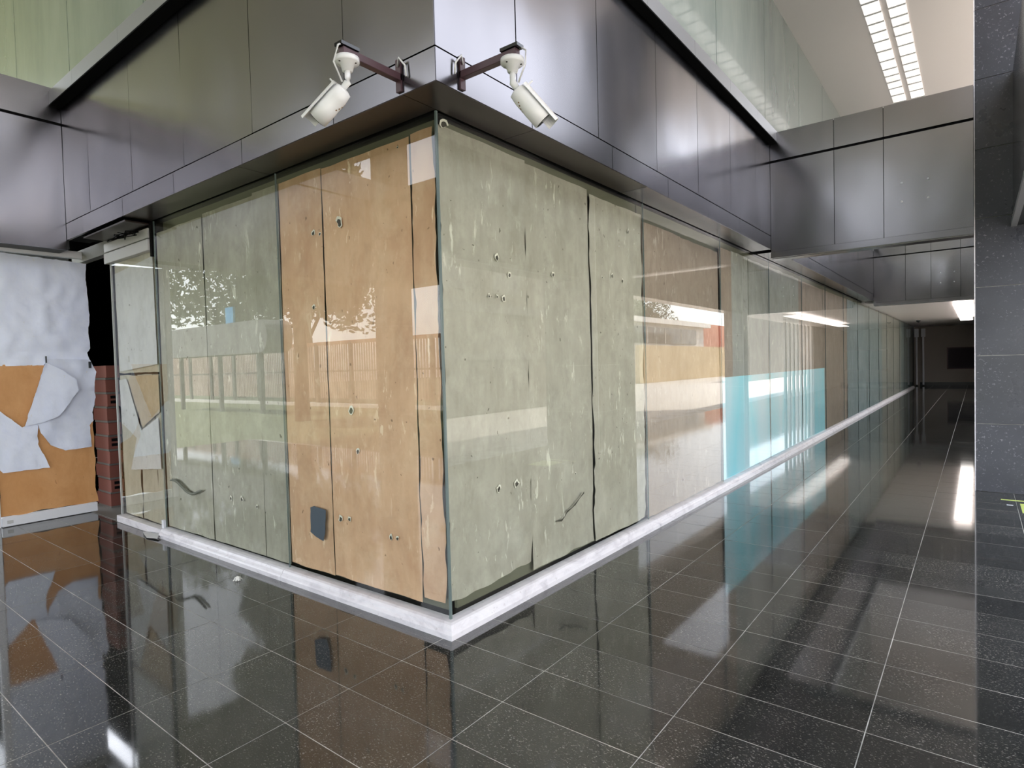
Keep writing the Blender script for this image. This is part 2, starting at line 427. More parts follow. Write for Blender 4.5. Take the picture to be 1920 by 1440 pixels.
sheet('x', 14.9, 17.86, .075, 2.56, M_TEAL, 'third blue grey sheet counted from the blue film', R_, seed=15)
sheet('x', 17.9, 20.3, .075, 2.56, M_GREY, 'pale grey sheet following the blue grey sheets', R_, seed=16, off=.02)
sheet('x', 20.3, 23.2, .075, 2.55, M_GREY, 'second last sheet before the corridor end', R_, seed=17)
sheet('x', 23.2, 27.9, .075, 2.56, M_TEAL, 'last sheet of the right glass, at the corridor end', R_, seed=18, off=.02)
K1 = sheet('y', -.045, -.212, .135, 2.575, M_KRAFT, 'narrow brown kraft strip at the left glass beside the corner', L_, seed=21, edge=.014)
K2 = sheet('y', -.222, -.985, .105, 2.57, M_KRAFT, 'wide brown kraft sheet with two torn holes near its top', L_, seed=22, off=.018)
K3 = sheet('y', -.992, -1.449, .10, 2.575, M_KRAFT, 'brown kraft sheet carrying the dark slate patch', L_, seed=23)
sheet('y', -1.461, -1.765, .085, 2.575, M_SAGE, 'narrow sage green sheet beside the brown kraft on the left glass', L_, seed=24)
G2 = sheet('y', -1.772, -2.49, .085, 2.56, M_SAGE, 'wide sage green sheet left of the narrow sage one', L_, seed=25, off=.02)
G3 = sheet('y', -2.498, -3.282, .085, 2.54, M_SAGE, 'sage green sheet with the loose dark cord in front', L_, seed=26)
sheet('y', -3.34, -4.22, 1.385, 2.42, M_CREAM, 'wrinkled cream backing sheet across the top of the glass door pane', L_, seed=27, crum=.0, wav=.012, off=.02)
sheet('y', -3.845, -4.22, .07, 1.365, M_CREAM, 'cream lower strip at the free edge of the glass door pane', L_, seed=28, crum=.02, wav=.012, off=.024, edge=.01)
sheet('y', -3.505, -3.825, .07, 1.365, M_CREAM, 'cream lower strip in the middle of the glass door pane', L_, seed=29, crum=.02, wav=.012, off=.024, edge=.01)
sheet('y', -3.34, -3.49, .07, 1.365, M_CREAM, 'slim cream lower strip at the hinge of the glass door pane', L_, seed=30, crum=.01, wav=.012, off=.024, edge=.01)

# green-brown boards glimpsed above and below the papers
for (ax, a, b) in (('x', .12, 2.34), ('x', 2.36, 28)):
    tag(box('backing_board', (-.085, -.065, a, b, .075, ZT), mat('olive backing board %s' % a, (.13, .13, .085), .8)), 'olive backing board behind the paper, %s' % ('from the corner to the first right joint' if a < 1 else 'along the rest of the right glass'), 'board')
tag(box('backing_board', (-3.28, -.09, .075, .09, .075, ZT), mat('olive board', (.13, .13, .085), .8)), 'olive backing board behind the sheets of the left glass', 'board')

# blue film
def film():
    o = box('blue_film', (-.0145, -.0115, 4.2, 9.64, .075, 1.172), M_BLUE)
    tag(o, 'long light blue film along the foot of the right glass', 'film')
film()

# polygonal papers --------------------------------------------------
def poly_paper(name, axis, pts, pos, m, label=None, cat=None, group=None, parent=None, res=.04, crum=.006, seed=0., lift=None):
    P = [Vector(p) for p in pts]
    dense = []
    for i, p in enumerate(P):
        q = P[(i+1) % len(P)]; n = max(1, int((q-p).length/(res*.6)))
        for k in range(n):
            r = p.lerp(q, k/n)
            if k: d = (q-p).normalized(); r = r+Vector((-d.y, d.x))*N(r.x*23, r.y*23, seed)*.006*(1 if (q-p).length > .05 else 0)
            dense.append(r)
    n = len(dense); edges = [(i, (i+1) % n) for i in range(n)]
    def inside(c):
        r = False; j = n-1
        for i in range(n):
            a, b = dense[i], dense[j]
            if (a.y > c.y) != (b.y > c.y) and c.x < (b.x-a.x)*(c.y-a.y)/(b.y-a.y)+a.x: r = not r
            j = i
        return r
    pts2 = list(dense)
    x0 = min(p.x for p in dense); x1 = max(p.x for p in dense); y0 = min(p.y for p in dense); y1 = max(p.y for p in dense)
    y = y0
    while y < y1:
        x = x0
        while x < x1:
            c = Vector((x+random.uniform(-.2, .2)*res, y+random.uniform(-.2, .2)*res))
            if inside(c): pts2.append(c)
            x += res
        y += res
    vo, eo, fo, _, _, _ = delaunay_2d_cdt(pts2, edges, [tuple(range(n))], 1, 1e-5)
    v = []
    for p in vo:
        d = crum*abs(N(p.x*7, p.y*5, seed))*2+crum*.6*N(p.x*19, p.y*16, seed+3)
        if lift: d += lift(p)
        v.append((pos+d, p.x, p.y) if axis == 'x' else (p.x, pos-d, p.y))
    me = bpy.data.meshes.new(name); me.from_pydata(v, [], [tuple(f) for f in fo]); me.update()
    o = link(name, me, m, parent, True)
    return tag(o, label, cat, group)
# shapes on the cream door pane
poly_paper('paper_piece', 'y', [(-4.18, 2.3), (-3.36, 2.36), (-3.35, 1.45), (-4.16, 1.40)], .012, m_paper('off white paper', (.60, .59, .58), (.70, .69, .68), .1), 'off white upper sheet on the glass door pane', 'paper sheet', L_, crum=.0015, seed=3)
poly_paper('paper_piece', 'y', [(-4.18, 1.32), (-4.02, 1.33), (-3.74, .87), (-3.38, 1.0), (-3.36, .56), (-4.0, .50), (-3.85, .80), (-4.17, .92)], .012, bpy.data.materials['off white paper'], 'torn off white lower piece on the glass door pane', 'paper sheet', L_, crum=.0015, seed=4)
m_tan = m_paper('pale tan kraft', (.50, .38, .24), (.58, .46, .31), .2)
poly_paper('paper_piece', 'y', [(-3.95, 1.355), (-3.35, 1.36), (-3.35, 1.05), (-3.72, .90), (-3.98, 1.30)], .0145, m_tan, 'pale tan wedge between the off white pieces of the door pane', 'paper sheet', L_, crum=.001, seed=5)

def tears(parent, axis, items, dark=True):
    for (a, z, s) in items:
        n = 9; pts = []
        for k in range(n):
            t = 2*math.pi*k/n; r = s*(.6+.8*random.random())
            pts.append((a+math.cos(t)*r*.9, z+math.sin(t)*r))
        pw = [(a+(x-a)*1.5, z+(y-z)*1.5+s*.3) for x, y in pts]
        for pp, mm, o_ in ((pw, M_TEARW, .0105), (pts, M_TEAR, .0108)):
            v = [((-.0108-(.0108-o_), x, y) if axis == 'x' else (x, .0112-(o_-.0105), y)) for x, y in pp]
            v2 = [((p[0]-.0012, p[1], p[2]) if axis == 'x' else (p[0], p[1]+.0012, p[2])) for p in v]
            me = bpy.data.meshes.new('tear'); me.from_pydata(v+v2, [], [tuple(range(n)), tuple(range(2*n-1, n-1, -1))]+[(k, (k+1) % n, n+(k+1) % n, n+k) for k in range(n)])
            link('tear' if mm is M_TEAR else 'peel_mark', me, mm, parent)
tears(shR1, 'x', [(.47, 1.967, .016), (.579, 1.883, .012), (.39, 1.746, .008), (.46, 1.748, .008), (.523, 1.741, .012), (.598, .663, .016), (.428, .662, .014), (.067, 2.59, .02)])
tears(shR2, 'x', [(1.036, 1.93, .012), (1.25, .62, .006)])
tears(shR3, 'x', [(1.676, 1.977, .007), (1.822, 2.003, .012), (1.991, 1.98, .012), (2.098, 2.368, .014)])
tears(K2, 'y', [(-.818, 2.218, .020), (-.769, 1.121, .016), (-.718, .881, .012), (-.454, .417, .012), (-.401, .42, .01), (-.902, .46, .014), (-.82, .472, .010), (-.30, 2.53, .006)])
tears(K3, 'y', [(-1.077, 2.197, .012), (-1.01, 2.183, .008), (-1.1, 1.745, .012)])
tears(G2, 'y', [(-2.209, .439, .012), (-2.056, .449, .014), (-1.85, .42, .01)])
def crack(parent, pts):
    v = []; f = []
    for i, (a, z) in enumerate(pts):
        wd = .003+.004*(i % 2)
        v += [(-.0105, a, z-wd), (-.0105, a, z+wd)]
    for i in range(len(pts)-1): f.append((2*i, 2*i+2, 2*i+3, 2*i+1))
    me = bpy.data.meshes.new('crack'); me.from_pydata(v, [], f); link('tear', me, M_TEAR, parent)
crack(shR2, [(.992, .355), (1.067, .345), (1.10, .36), (1.133, .387), (1.19, .40), (1.241, .418), (1.30, .45), (1.354, .475)])

# slate patch and cord
poly_paper('slate_patch', 'y', [(-1.192, .502), (-1.15, .515), (-1.03, .503), (-1.045, .36), (-1.065, .308), (-1.12, .318), (-1.2, .345)], -.002, M_PATCH, 'small dark slate coloured patch stuck low on the kraft papered glass', 'patch', crum=.0006)
cv = MB().tube([(x, -.014, z) for x, z in [(-3.144, .488), (-3.10, .495), (-3.051, .494), (-3.0, .482), (-2.953, .463), (-2.9, .443), (-2.858, .427), (-2.81, .418), (-2.764, .415), (-2.71, .425), (-2.668, .441), (-2.63, .452), (-2.598, .461)]], [.004]+[.010]*11+[.004], 8)
tag(link('cord', cv.mesh(), mat('grey green cord', (.13, .14, .11), .6), None, True), 'short wavy grey cord stuck on the left sage papered glass', 'cord')

# ------------------------------------------------------------------ open door leaf at the far left
LX = -4.93
d2 = empty('door_2', (LX, 0, 0), kind='structure', label='glass door leaf standing open at the far left, papered over')
box('glass_pane', (-.012, -.002, -.74, .012, .09, 2.52), M_GLASS, d2)
box('top_rail', (-.03, .02, -1.0, .02, 2.528, 2.60), M_ALU, d2, .004)
box('bottom_rail', (-.03, .02, -.735, .022, .004, .092), M_ALU, d2, .004)
box('stile', (-.02, .025, -.80, -.742, 0, 2.53), M_ALU, d2, .004)
box('lock', (.02, .026, -.70, -.655, .03, .06), M_ALUG, d2, .002)
D_ = 'papers on the open door leaf'
o = sheet('x', -.745, .018, .10, 1.485, M_ORANGE, 'orange brown kraft sheet at the foot of the open door leaf', D_, seed=31, off=0, edge=.02, wav=.004, top=.02)
for v in o.data.vertices: v.co.x = LX+.004-v.co.x*.8
g1 = poly_paper('paper_sheet', 'x', [(-.74, 2.515), (-.40, 2.505), (.02, 2.487), (.012, 2.35), (.027, 1.955), (.012, 1.80), (.024, 1.643), (-.005, 1.60), (.012, 1.509), (-.347, 1.513), (-.366, 1.479), (-.74, 1.476)], LX+.006, M_WHITE, 'large white upper sheet on the open door leaf', 'paper sheet', D_, crum=.018, seed=41)
g2 = poly_paper('paper_sheet', 'x', [(-.347, 1.54), (.012, 1.53), (.058, 1.407), (.035, 1.30), (.045, 1.15), (.01, 1.0), (.019, .915), (-.017, .874), (-.007, .66), (-.121, .652), (-.231, .648), (-.345, .712), (-.418, .838), (-.435, .913), (-.53, .908)], LX+.020, M_WHITE, 'white middle sheet with scalloped torn foot on the open door leaf', 'paper sheet', D_, crum=.018, seed=42)
g3 = poly_paper('paper_sheet', 'x', [(-.356, 1.502), (-.262, 1.447), (-.13, 1.335), (-.116, 1.225), (-.271, .995), (-.40, .94), (-.543, .917)], LX+.045, M_WHITE, 'loose white flap hanging forward from the open door leaf', 'paper sheet', D_, crum=.012, seed=43, lift=lambda p: .05*max(0, (p.x+.5))*2)
g4 = poly_paper('paper_sheet', 'x', [(-.74, 1.08), (-.705, 1.061), (-.558, .904), (-.50, .93), (-.44, .914), (-.443, .734), (-.393, .601), (-.359, .499), (-.712, .501), (-.74, .54)], LX+.022, M_WHITE, 'low white torn piece at the hinge side of the open door leaf', 'paper sheet', D_, crum=.008, seed=44)
box('tape', (.0, .003, -.006, .006, -.045, .02), M_TAPE, g2).location = (LX+.045, -.354, 1.545)
box('tape', (.0, .003, -.012, .012, -.045, .02), M_TAPE, g2).location = (LX+.045, .002, 1.49)

# brick pier behind the leaf: every hollow brick its own piece
bp = empty('wall_pier', (-4.97, .20, 0), kind='structure', label='stack of red hollow bricks behind the open door leaf')
z = 0.; k = 0
while z < 1.45:
    off = .05 if k % 2 else 0
    box('brick', (-.32+off, .055+off*.5, -.06, .06, z+.02, z+.145), M_BRICK, bp, .003)
    if k % 3 == 1:
        for zz in (.05, .10): box('brick_hole', (.058+off*.5-.02, .056+off*.5+.001, -.03, .03, z+zz, z+zz+.03), M_BLACK, bp)
    box('mortar_bed', (-.30, .045, -.055, .055, z, z+.02), M_MORT, bp)
    z += .147; k += 1
tag(box('door_post', (-4.62, -4.57, .30, .35, 0, 2.6), mat('dim post', (.02, .02, .022), .5)), 'dim slim post in the black opening by the bricks', 'post')
tag(box('door_post', (-4.40, -4.36, .55, .60, 0, 2.6), bpy.data.materials['dim post']), 'dim slim post in the black opening beside the papered glass', 'post')
tag(link('trim_3', MB().box(-5.3, -4.24, -.03, .34, 0., .004).mesh(), M_CONC), 'dusty grey threshold of the open entrance', kind='structure')
tag(box('trim_4', (-5.2, -4.24, -.015, .05, 2.50, 2.62), M_CONC), 'bare concrete head over the open entrance', kind='structure')

# ------------------------------------------------------------------ fascia
FX = .225
def fascia(name, label, axis, pj, sj, pos, nrm, m, amp, seed):
    e = empty(name, kind='structure', label=label)
    pj = sorted(pj); sj = sorted(sj)
    for i in range(len(pj)-1): metal_sheet('metal_panel', axis, pj[i], pj[i+1], 2.792, 3.85, pos, nrm, m, e, amp, 1.5, seed=seed+i*3.1)
    for i in range(len(sj)-1): metal_sheet('lower_panel', axis, sj[i], sj[i+1], ZT, 2.788, pos, nrm, m, e, amp*.3, 1.5, seed=seed+i*2.3+50)
    return e
pjR = [-.225, .38, 1.24, 2.13, 2.98, 3.85, 4.7, 5.29]
sjR = [-.225, .51, 1.42, 2.33, 3.22, 4.12, 5.0, 5.29]
f1 = fascia('trim_1', 'grey metal fascia band over the right glass', 'x', pjR, sjR, FX, 1, M_METAL, .0035, 1.)
pj2 = [5.5+.88*i for i in range(9)]+[14.1]
for i in range(len(pj2)-1):
    metal_sheet('metal_panel', 'x', pj2[i], pj2[i+1], 2.792, 3.85, FX, 1, M_METAL, f1, .004, 1.5, seed=70+i)
    metal_sheet('lower_panel', 'x', pj2[i], pj2[i+1], ZT, 2.788, FX, 1, M_METAL, f1, .0015, 1.5, seed=90+i)
box('far_band', (.19, FX, 14.36, 28, ZT-.03, 2.80), M_METAL, f1)
box('fascia_core', (-.06, .19, .02, 28, ZT+.02, 3.84), M_BLACK, f1)
pjL = [.225, -.42, -1.31, -2.2, -3.07, -3.97, -4.6]
sjL = [.225, -.52, -1.44, -2.37, -3.28, -4.18, -4.6]
f2 = fascia('trim_2', 'dark metal fascia band over the left glass', 'y', pjL, sjL, -FX, -1, M_METALD, .0045, 200.)
box('fascia_core', (-4.62, .19, -.19, .06, ZT+.02, 3.84), M_BLACK, f2)
# soffit
sf = empty('ceiling_soffit', kind='structure', label='narrow dark soffit between fascia and shop glass')
def soffit(x0, x1, y0, y1, m=M_METALD):
    v = [(x0, y0), (x1, y0), (x1, y1), (x0, y1)]
    box('soffit_panel', (x0+.002, x1-.002, y0+.002, y1-.002, ZT-.001, ZT+.012), m, sf)
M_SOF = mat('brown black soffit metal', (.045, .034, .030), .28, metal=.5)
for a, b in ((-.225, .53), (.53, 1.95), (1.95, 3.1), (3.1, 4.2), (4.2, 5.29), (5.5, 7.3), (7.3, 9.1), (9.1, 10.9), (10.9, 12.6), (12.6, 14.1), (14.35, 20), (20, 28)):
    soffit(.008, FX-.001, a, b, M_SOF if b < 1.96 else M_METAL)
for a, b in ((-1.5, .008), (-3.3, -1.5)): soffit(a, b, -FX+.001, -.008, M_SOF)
o = box('soffit_panel', (-4.25, -3.32, -.20, -.02, ZT-.03, ZT-.018), M_SOF, sf)
box('soffit_panel', (-4.6, -4.28, -.20, -.04, ZT-.001, ZT+.012), M_BLACK, sf)
wi = MB()
for k in range(7):
    x = -3.75+random.uniform(-.12, .12); z = 2.60
    wi.tube([(x+random.uniform(-.16, .16)+.05*q, -.10+random.uniform(-.05, .05), z-.02-random.uniform(0, .05)) for q in range(4)], .004, 5)
tag(link('loose_wires', wi.mesh(), M_BLACK), 'tangle of loose black wires under the soffit above the glass door', 'wires', kind='stuff')

# cap above the fascia and its black shadow gap
cp = empty('trim_5', kind='structure', label='grey capping ledge above the fascia with a black underside')
for a, b in zip([-.31, .70, 1.85, 2.75, 3.65, 4.55], [.70, 1.85, 2.75, 3.65, 4.55, 5.29]):
    box('cap_length', (.005, .30, a+.001, b-.001, 3.862, 3.985), M_CAP, cp)
box('cap_length', (.005, .30, 5.29, 14.1, 3.862, 3.985), M_CAP, cp)
for a, b in zip([0.0, -1.0, -2.0, -3.0, -4.0], [-1.0, -2.0, -3.0, -4.0, -4.72]):
    box('cap_length', (b+.001, a-.001, -.31, -.005, 3.862, 3.985), M_CAP, cp)
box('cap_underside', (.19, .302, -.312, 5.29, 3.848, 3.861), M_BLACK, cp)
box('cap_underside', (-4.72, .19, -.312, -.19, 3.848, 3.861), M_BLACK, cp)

# upper walls of green grey glass cladding
ZC = 6.1
uw = empty('wall_upper_right', kind='structure', label='green grey cladding wall above the right fascia')
U = [-.0, .5, 2.33, 4.17, 5.98, 7.83, 9.62, 11.5, 13.3, 15.0]
for a, b in zip(U[:-1], U[1:]): box('wall_panel', (-.03, 0, a+.006, b-.006, 3.98, ZC), M_UPPER, uw)
box('wall_core', (-.2, -.031, .0, 15, 3.9, ZC), M_DIRT, uw)
ul = empty('wall_upper_left', kind='structure', label='green grey cladding wall above the left fascia')
U = [0, -1.455, -3.29, -5.05, -6.78, -8.6, -10.4]
for a, b in zip(U[1:], U[:-1]): box('wall_panel', (a+.006, b-.006, 0, .03, 3.98, ZC), M_UPPER, ul)
box('wall_core', (-10.4, 0, .031, .2, 3.9, ZC), M_DIRT, ul)

# ceilings
tag(link('ceiling', MB().box(-10.4, 3.1, -5.6, .0, ZC, 6.5).box(-.0, 3.1, 0., 15.2, ZC, 6.5).box(-10.4, 0, 0, 15.2, ZC+.05, 6.5).mesh(), M_CEIL), 'high cream ceiling of the portico', kind='structure')
tag(box('ceiling_low', (-.05, 3.2, 14.36, 30.1, 2.60, 2.75), M_CEIL), 'low cream ceiling of the far corridor', kind='structure')
tag(box('wall_above', (-.05, 3.2, 15.0, 15.2, 2.7, 6.5), M_CEIL), 'wall closing the high space above the far corridor', kind='structure')
# sun glow thrown onto the ceiling, put in as added emissive strips
def ceiling_glow(x0, x1, label):
    e = empty('ceiling_glow', (x0, 0, ZC-.01), label, 'painted glow', 'paired painted sun glow strips on the high ceiling')
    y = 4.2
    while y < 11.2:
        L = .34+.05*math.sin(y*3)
        box('glow_pane', (0, x1-x0, y, y+L-.03, -.004, .004), M_GLOW, e)
        box('glow_bar', (0, x1-x0, y+L-.035, y+L, -.012, .004), M_ALUG, e)
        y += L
ceiling_glow(.90, 1.10, 'painted sun glow strip nearer the shop wall')
ceiling_glow(1.18, 1.38, 'painted sun glow strip farther from the shop wall')
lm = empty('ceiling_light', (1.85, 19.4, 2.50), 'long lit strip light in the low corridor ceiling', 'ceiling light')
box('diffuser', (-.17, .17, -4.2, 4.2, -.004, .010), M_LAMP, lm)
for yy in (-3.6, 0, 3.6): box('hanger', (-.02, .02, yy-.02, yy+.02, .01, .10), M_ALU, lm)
tag(link('dome_detector', MB().tube([(.45, 24.0, 2.60), (.45, 24, 2.56), (.45, 24, 2.53)], [.07, .06, .02], 10).mesh(), M_LENS), 'small black dome detector on the corridor ceiling', 'detector')

# ------------------------------------------------------------------ beams
def beam(name, label, y, x0, x1, joints, m, seed, zt=3.97):
    e = empty(name, kind='structure', label=label)
    js = [x0]+joints+[x1]
    for i in range(len(js)-1):
        metal_sheet('metal_panel', 'y', js[i], js[i+1], 2.60, 3.628, y, -1, m, e, .0035, 1.5, seed=seed+i*4)
        metal_sheet('upper_panel', 'y', js[i], js[i+1], 3.652, zt, y, -1, m, e, .002, 1.5, seed=seed+i*4+30)
    box('shadow_groove', (x0, x1, y+.01, y+.03, 3.62, 3.66), M_BLACK, e)
    box('bottom_lip', (x0, x1, y-.012, y+.05, 2.53, 2.598), m, e)
    box('beam_core', (x0, x1, y+.021, y+.20, 2.54, zt-.01), M_DIRT, e)
    box('underside', (x0, x1, y+.05, y+.22, 2.525, 2.535), m, e)
    return e
b1 = beam('beam', 'dark metal clad beam from the right fascia to the granite column', 5.29, FX, 2.108, [.89, 1.355], M_METALD, 300.)
b2 = beam('beam', 'farther metal clad beam above the corridor mouth', 14.11, FX, 3.0, [.85, 1.325, 1.85, 2.4], M_METALD, 340.)
def screws(e, y, P):
    for x, z in P: link('screw', MB().tube([(x, y-.004, z), (x, y+.004, z)], .011, 8).mesh(), M_ALU, e)
screws(b1, 5.285, [(1.515, 3.14), (1.74, 3.14), (1.515, 2.95), (1.74, 2.95)])
screws(b2, 14.105, [(1.50, 3.15), (1.74, 3.15), (1.50, 2.93), (1.74, 2.93)])
# left beam, runs towards the viewer
e = empty('beam', kind='structure', label='metal clad beam on the far left above the open door leaf')
BX = -4.6
js = [-3.9, -3.0, -2.1, -1.2, -.225]
for i in range(len(js)-1):
    metal_sheet('metal_panel', 'x', js[i], js[i+1], 2.545, 3.69, BX, 1, M_METALD, e, .006, 1.3, seed=400+i*5)
    metal_sheet('upper_panel', 'x', js[i], js[i+1], 3.712, 4.02, BX, 1, M_METALD, e, .002, 1.3, seed=440+i*5)
box('beam_core', (BX-.35, BX-.021, -3.9, -.20, 2.56, 4.01), M_DIRT, e)
box('shadow_groove', (BX-.03, BX-.01, -3.9, -.2, 3.68, 3.72), M_BLACK, e)
# right beam, grazing
e = empty('beam', kind='structure', label='grey beam edge at the top right beside the granite column')
js = [-3.9, -2.4, -.9, .6, 2.1, 3.6, 5.285]
for i in range(len(js)-1):
    metal_sheet('metal_panel', 'x', js[i], js[i+1], 2.60, 4.0, 2.40, -1, M_METAL, e, .003, 1.5, seed=480+i*5)
box('bottom_lip', (2.385, 2.43, -3.9, 5.285, 2.55, 2.598), M_CAP, e)
box('beam_core', (2.421, 2.75, -3.9, 5.28, 2.56, 3.99), M_DIRT, e)
e = empty('beam', kind='structure', label='outer edge beam between the granite column and the far column')
box('beam_body', (2.62, 2.9, 6.46, 13.69, 2.53, 3.97), M_METALD, e)
e = empty('beam', kind='structure', label='front edge beam on the lawn side, seen only as a reflection')
box('beam_body', (-4.95, 2.75, -4.15, -3.9, 2.56, 4.0), M_METALD, e)

# ------------------------------------------------------------------ columns
def column(label, x0, x1, y0, y1, z1, parts=True):
    e = empty('column', ((x0+x1)/2, (y0+y1)/2, 0), kind='structure', label=label)
    hx = (x1-x0)/2; hy = (y1-y0)/2
    box('column_core', (-hx+.012, hx-.012, -hy+.012, hy-.012, 0, z1), M_GROUT, e)
    z = 0.; g = .003
    while z < z1-.05:
        t = min(z+.667, z1)
        box('granite_slab', (-hx, hx, -hy, -hy+.011, z+g, t-g), M_COL, e)
        box('granite_slab', (-hx, hx, hy-.011, hy, z+g, t-g), M_COL, e)
        box('granite_slab', (-hx, -hx+.011, -hy+.013, hy-.013, z+g, t-g), M_COL, e)
        box('granite_slab', (hx-.011, hx, -hy+.013, hy-.013, z+g, t-g), M_COL, e)
        z = t
    box('corner_bead', (-hx-.004, -hx+.004, -hy-.003, -hy+.005, 0, z1), M_MARBLE, e)
    return e
column('tall dark granite column at the right edge', 2.112, 3.0, 5.285, 6.45, ZC)
column('far granite column beside the corridor mouth', 2.62, 3.1, 13.7, 14.1, ZC)
column('granite column behind the viewer at the lawn corner', 2.45, 3.0, -4.2, -3.65, ZC)
column('granite column on the lawn side at the far left', -5.2, -4.7, -4.2, -3.9, ZC)

# ------------------------------------------------------------------ corridor end
we = tag(box('wall_end', (-.6, 3.2, 30.0, 30.2, 0, 2.75), M_ENDW), 'beige end wall of the corridor', kind='structure')
tag(box('baseboard_end', (.12, 3.2, 29.96, 30.0, 0, .15), M_DIRT), 'dark skirting of the corridor end wall', kind='structure')
wo = empty('window_end', (1.1, 29.99, .71), kind='structure', label='dark maroon window in the corridor end wall')
M_DW = mat('very dark maroon', (.018, .008, .014), .7)
box('dark_pane', (.04, 1.7, -.01, .01, .04, .90), M_DW, wo)
box('frame', (0, 1.74, -.025, .005, 0, .04), mat('maroon frame', (.07, .025, .03), .5), wo); box('frame', (0, 1.74, -.025, .005, .90, .94), bpy.data.materials['maroon frame'], wo); box('frame', (0, .04, -.025, .005, 0, .94), bpy.data.materials['maroon frame'], wo)
tag(box('wall_right', (3.0, 3.2, 24.0, 30.0, 0, 2.75), M_ENDW), 'right wall of the corridor end', kind='structure')
for i, (x, t) in enumerate(((.03, 'white pipe with box nearest the shop glass at the corridor end'), (.27, 'white pipe with box beside the bare end wall'))):
    e = empty('wall_pipe', (x, 29.6, 0), t, 'pipe', 'pipes at the corridor end')
    link('pipe', MB().tube([(0, 0, .05), (0, 0, 2.15)], .035, 10).mesh(), M_ALU, e)
    box('junction_box', (-.075, .075, -.06, .06, 2.14, 2.50), M_ALU, e, .005)
    link('pipe_foot', MB().tube([(0, 0, 0), (0, 0, .05)], .05, 10).mesh(), M_DIRT, e)
ss = empty('slat_screen', (3.0, 19.0, 0), 'white vertical slat screen on the open side of the corridor', 'screen')
for i in range(8): box('slat', (-.03, .03, .55+i*.58-.09, .55+i*.58+.09, .0, 2.58), M_SLAT, ss)

# yellow marks on the floor by the column
ym = tag(box('floor_mark', (2.30, 2.75, 4.93, 4.965, 0, .0015), M_YEL), 'thin yellow green marking line on the floor by the column', 'tape', 'yellow marks on the floor')
tag(box('floor_mark', (2.43, 2.75, 4.42, 4.82, 0, .0015), M_YEL), 'yellow square on the floor at the right edge', 'tape', 'yellow marks on the floor')
tag(box('floor_mark', (2.335, 2.38, 4.70, 4.73, 0, .0015), M_ALU), 'tiny white scrap on the floor below the yellow line', 'tape', 'yellow marks on the floor')

# debris
poly = [(-3.60, -.065), (-3.30, -.05), (-3.22, -.10), (-3.34, -.135), (-3.48, -.105)]
me = bpy.data.meshes.new('peeled_strip'); n = len(poly)
zz = [.004, .03, .012, .006, .014]
me.from_pydata([(x, y, z) for (x, y), z in zip(poly, zz)]+[(x, y, z+.002) for (x, y), z in zip(poly, zz)], [], [tuple(range(n))[::-1], tuple(range(n, 2*n))]+[(k, (k+1) % n, n+(k+1) % n, n+k) for k in range(n)])
tag(link('peeled_strip', me, M_ALUG), 'curled grey strip lying on the floor before the glass door', 'debris')
lv = MB()
for k in range(22):
    a = random.random()*6.28; r = random.uniform(.01, .035)
    lv.tube([(-1.70, -.225, .008), (-1.70+math.cos(a)*r*.5, -.225+math.sin(a)*r*.5, .02+random.random()*.012), (-1.70+math.cos(a)*r, -.225+math.sin(a)*r, .003)], .0022, 4)
tag(link('cotton_tuft', lv.mesh(), mat('white cotton', (.85, .85, .82), .9)), 'tiny white cotton tuft on the floor by the left kerb', 'tuft')

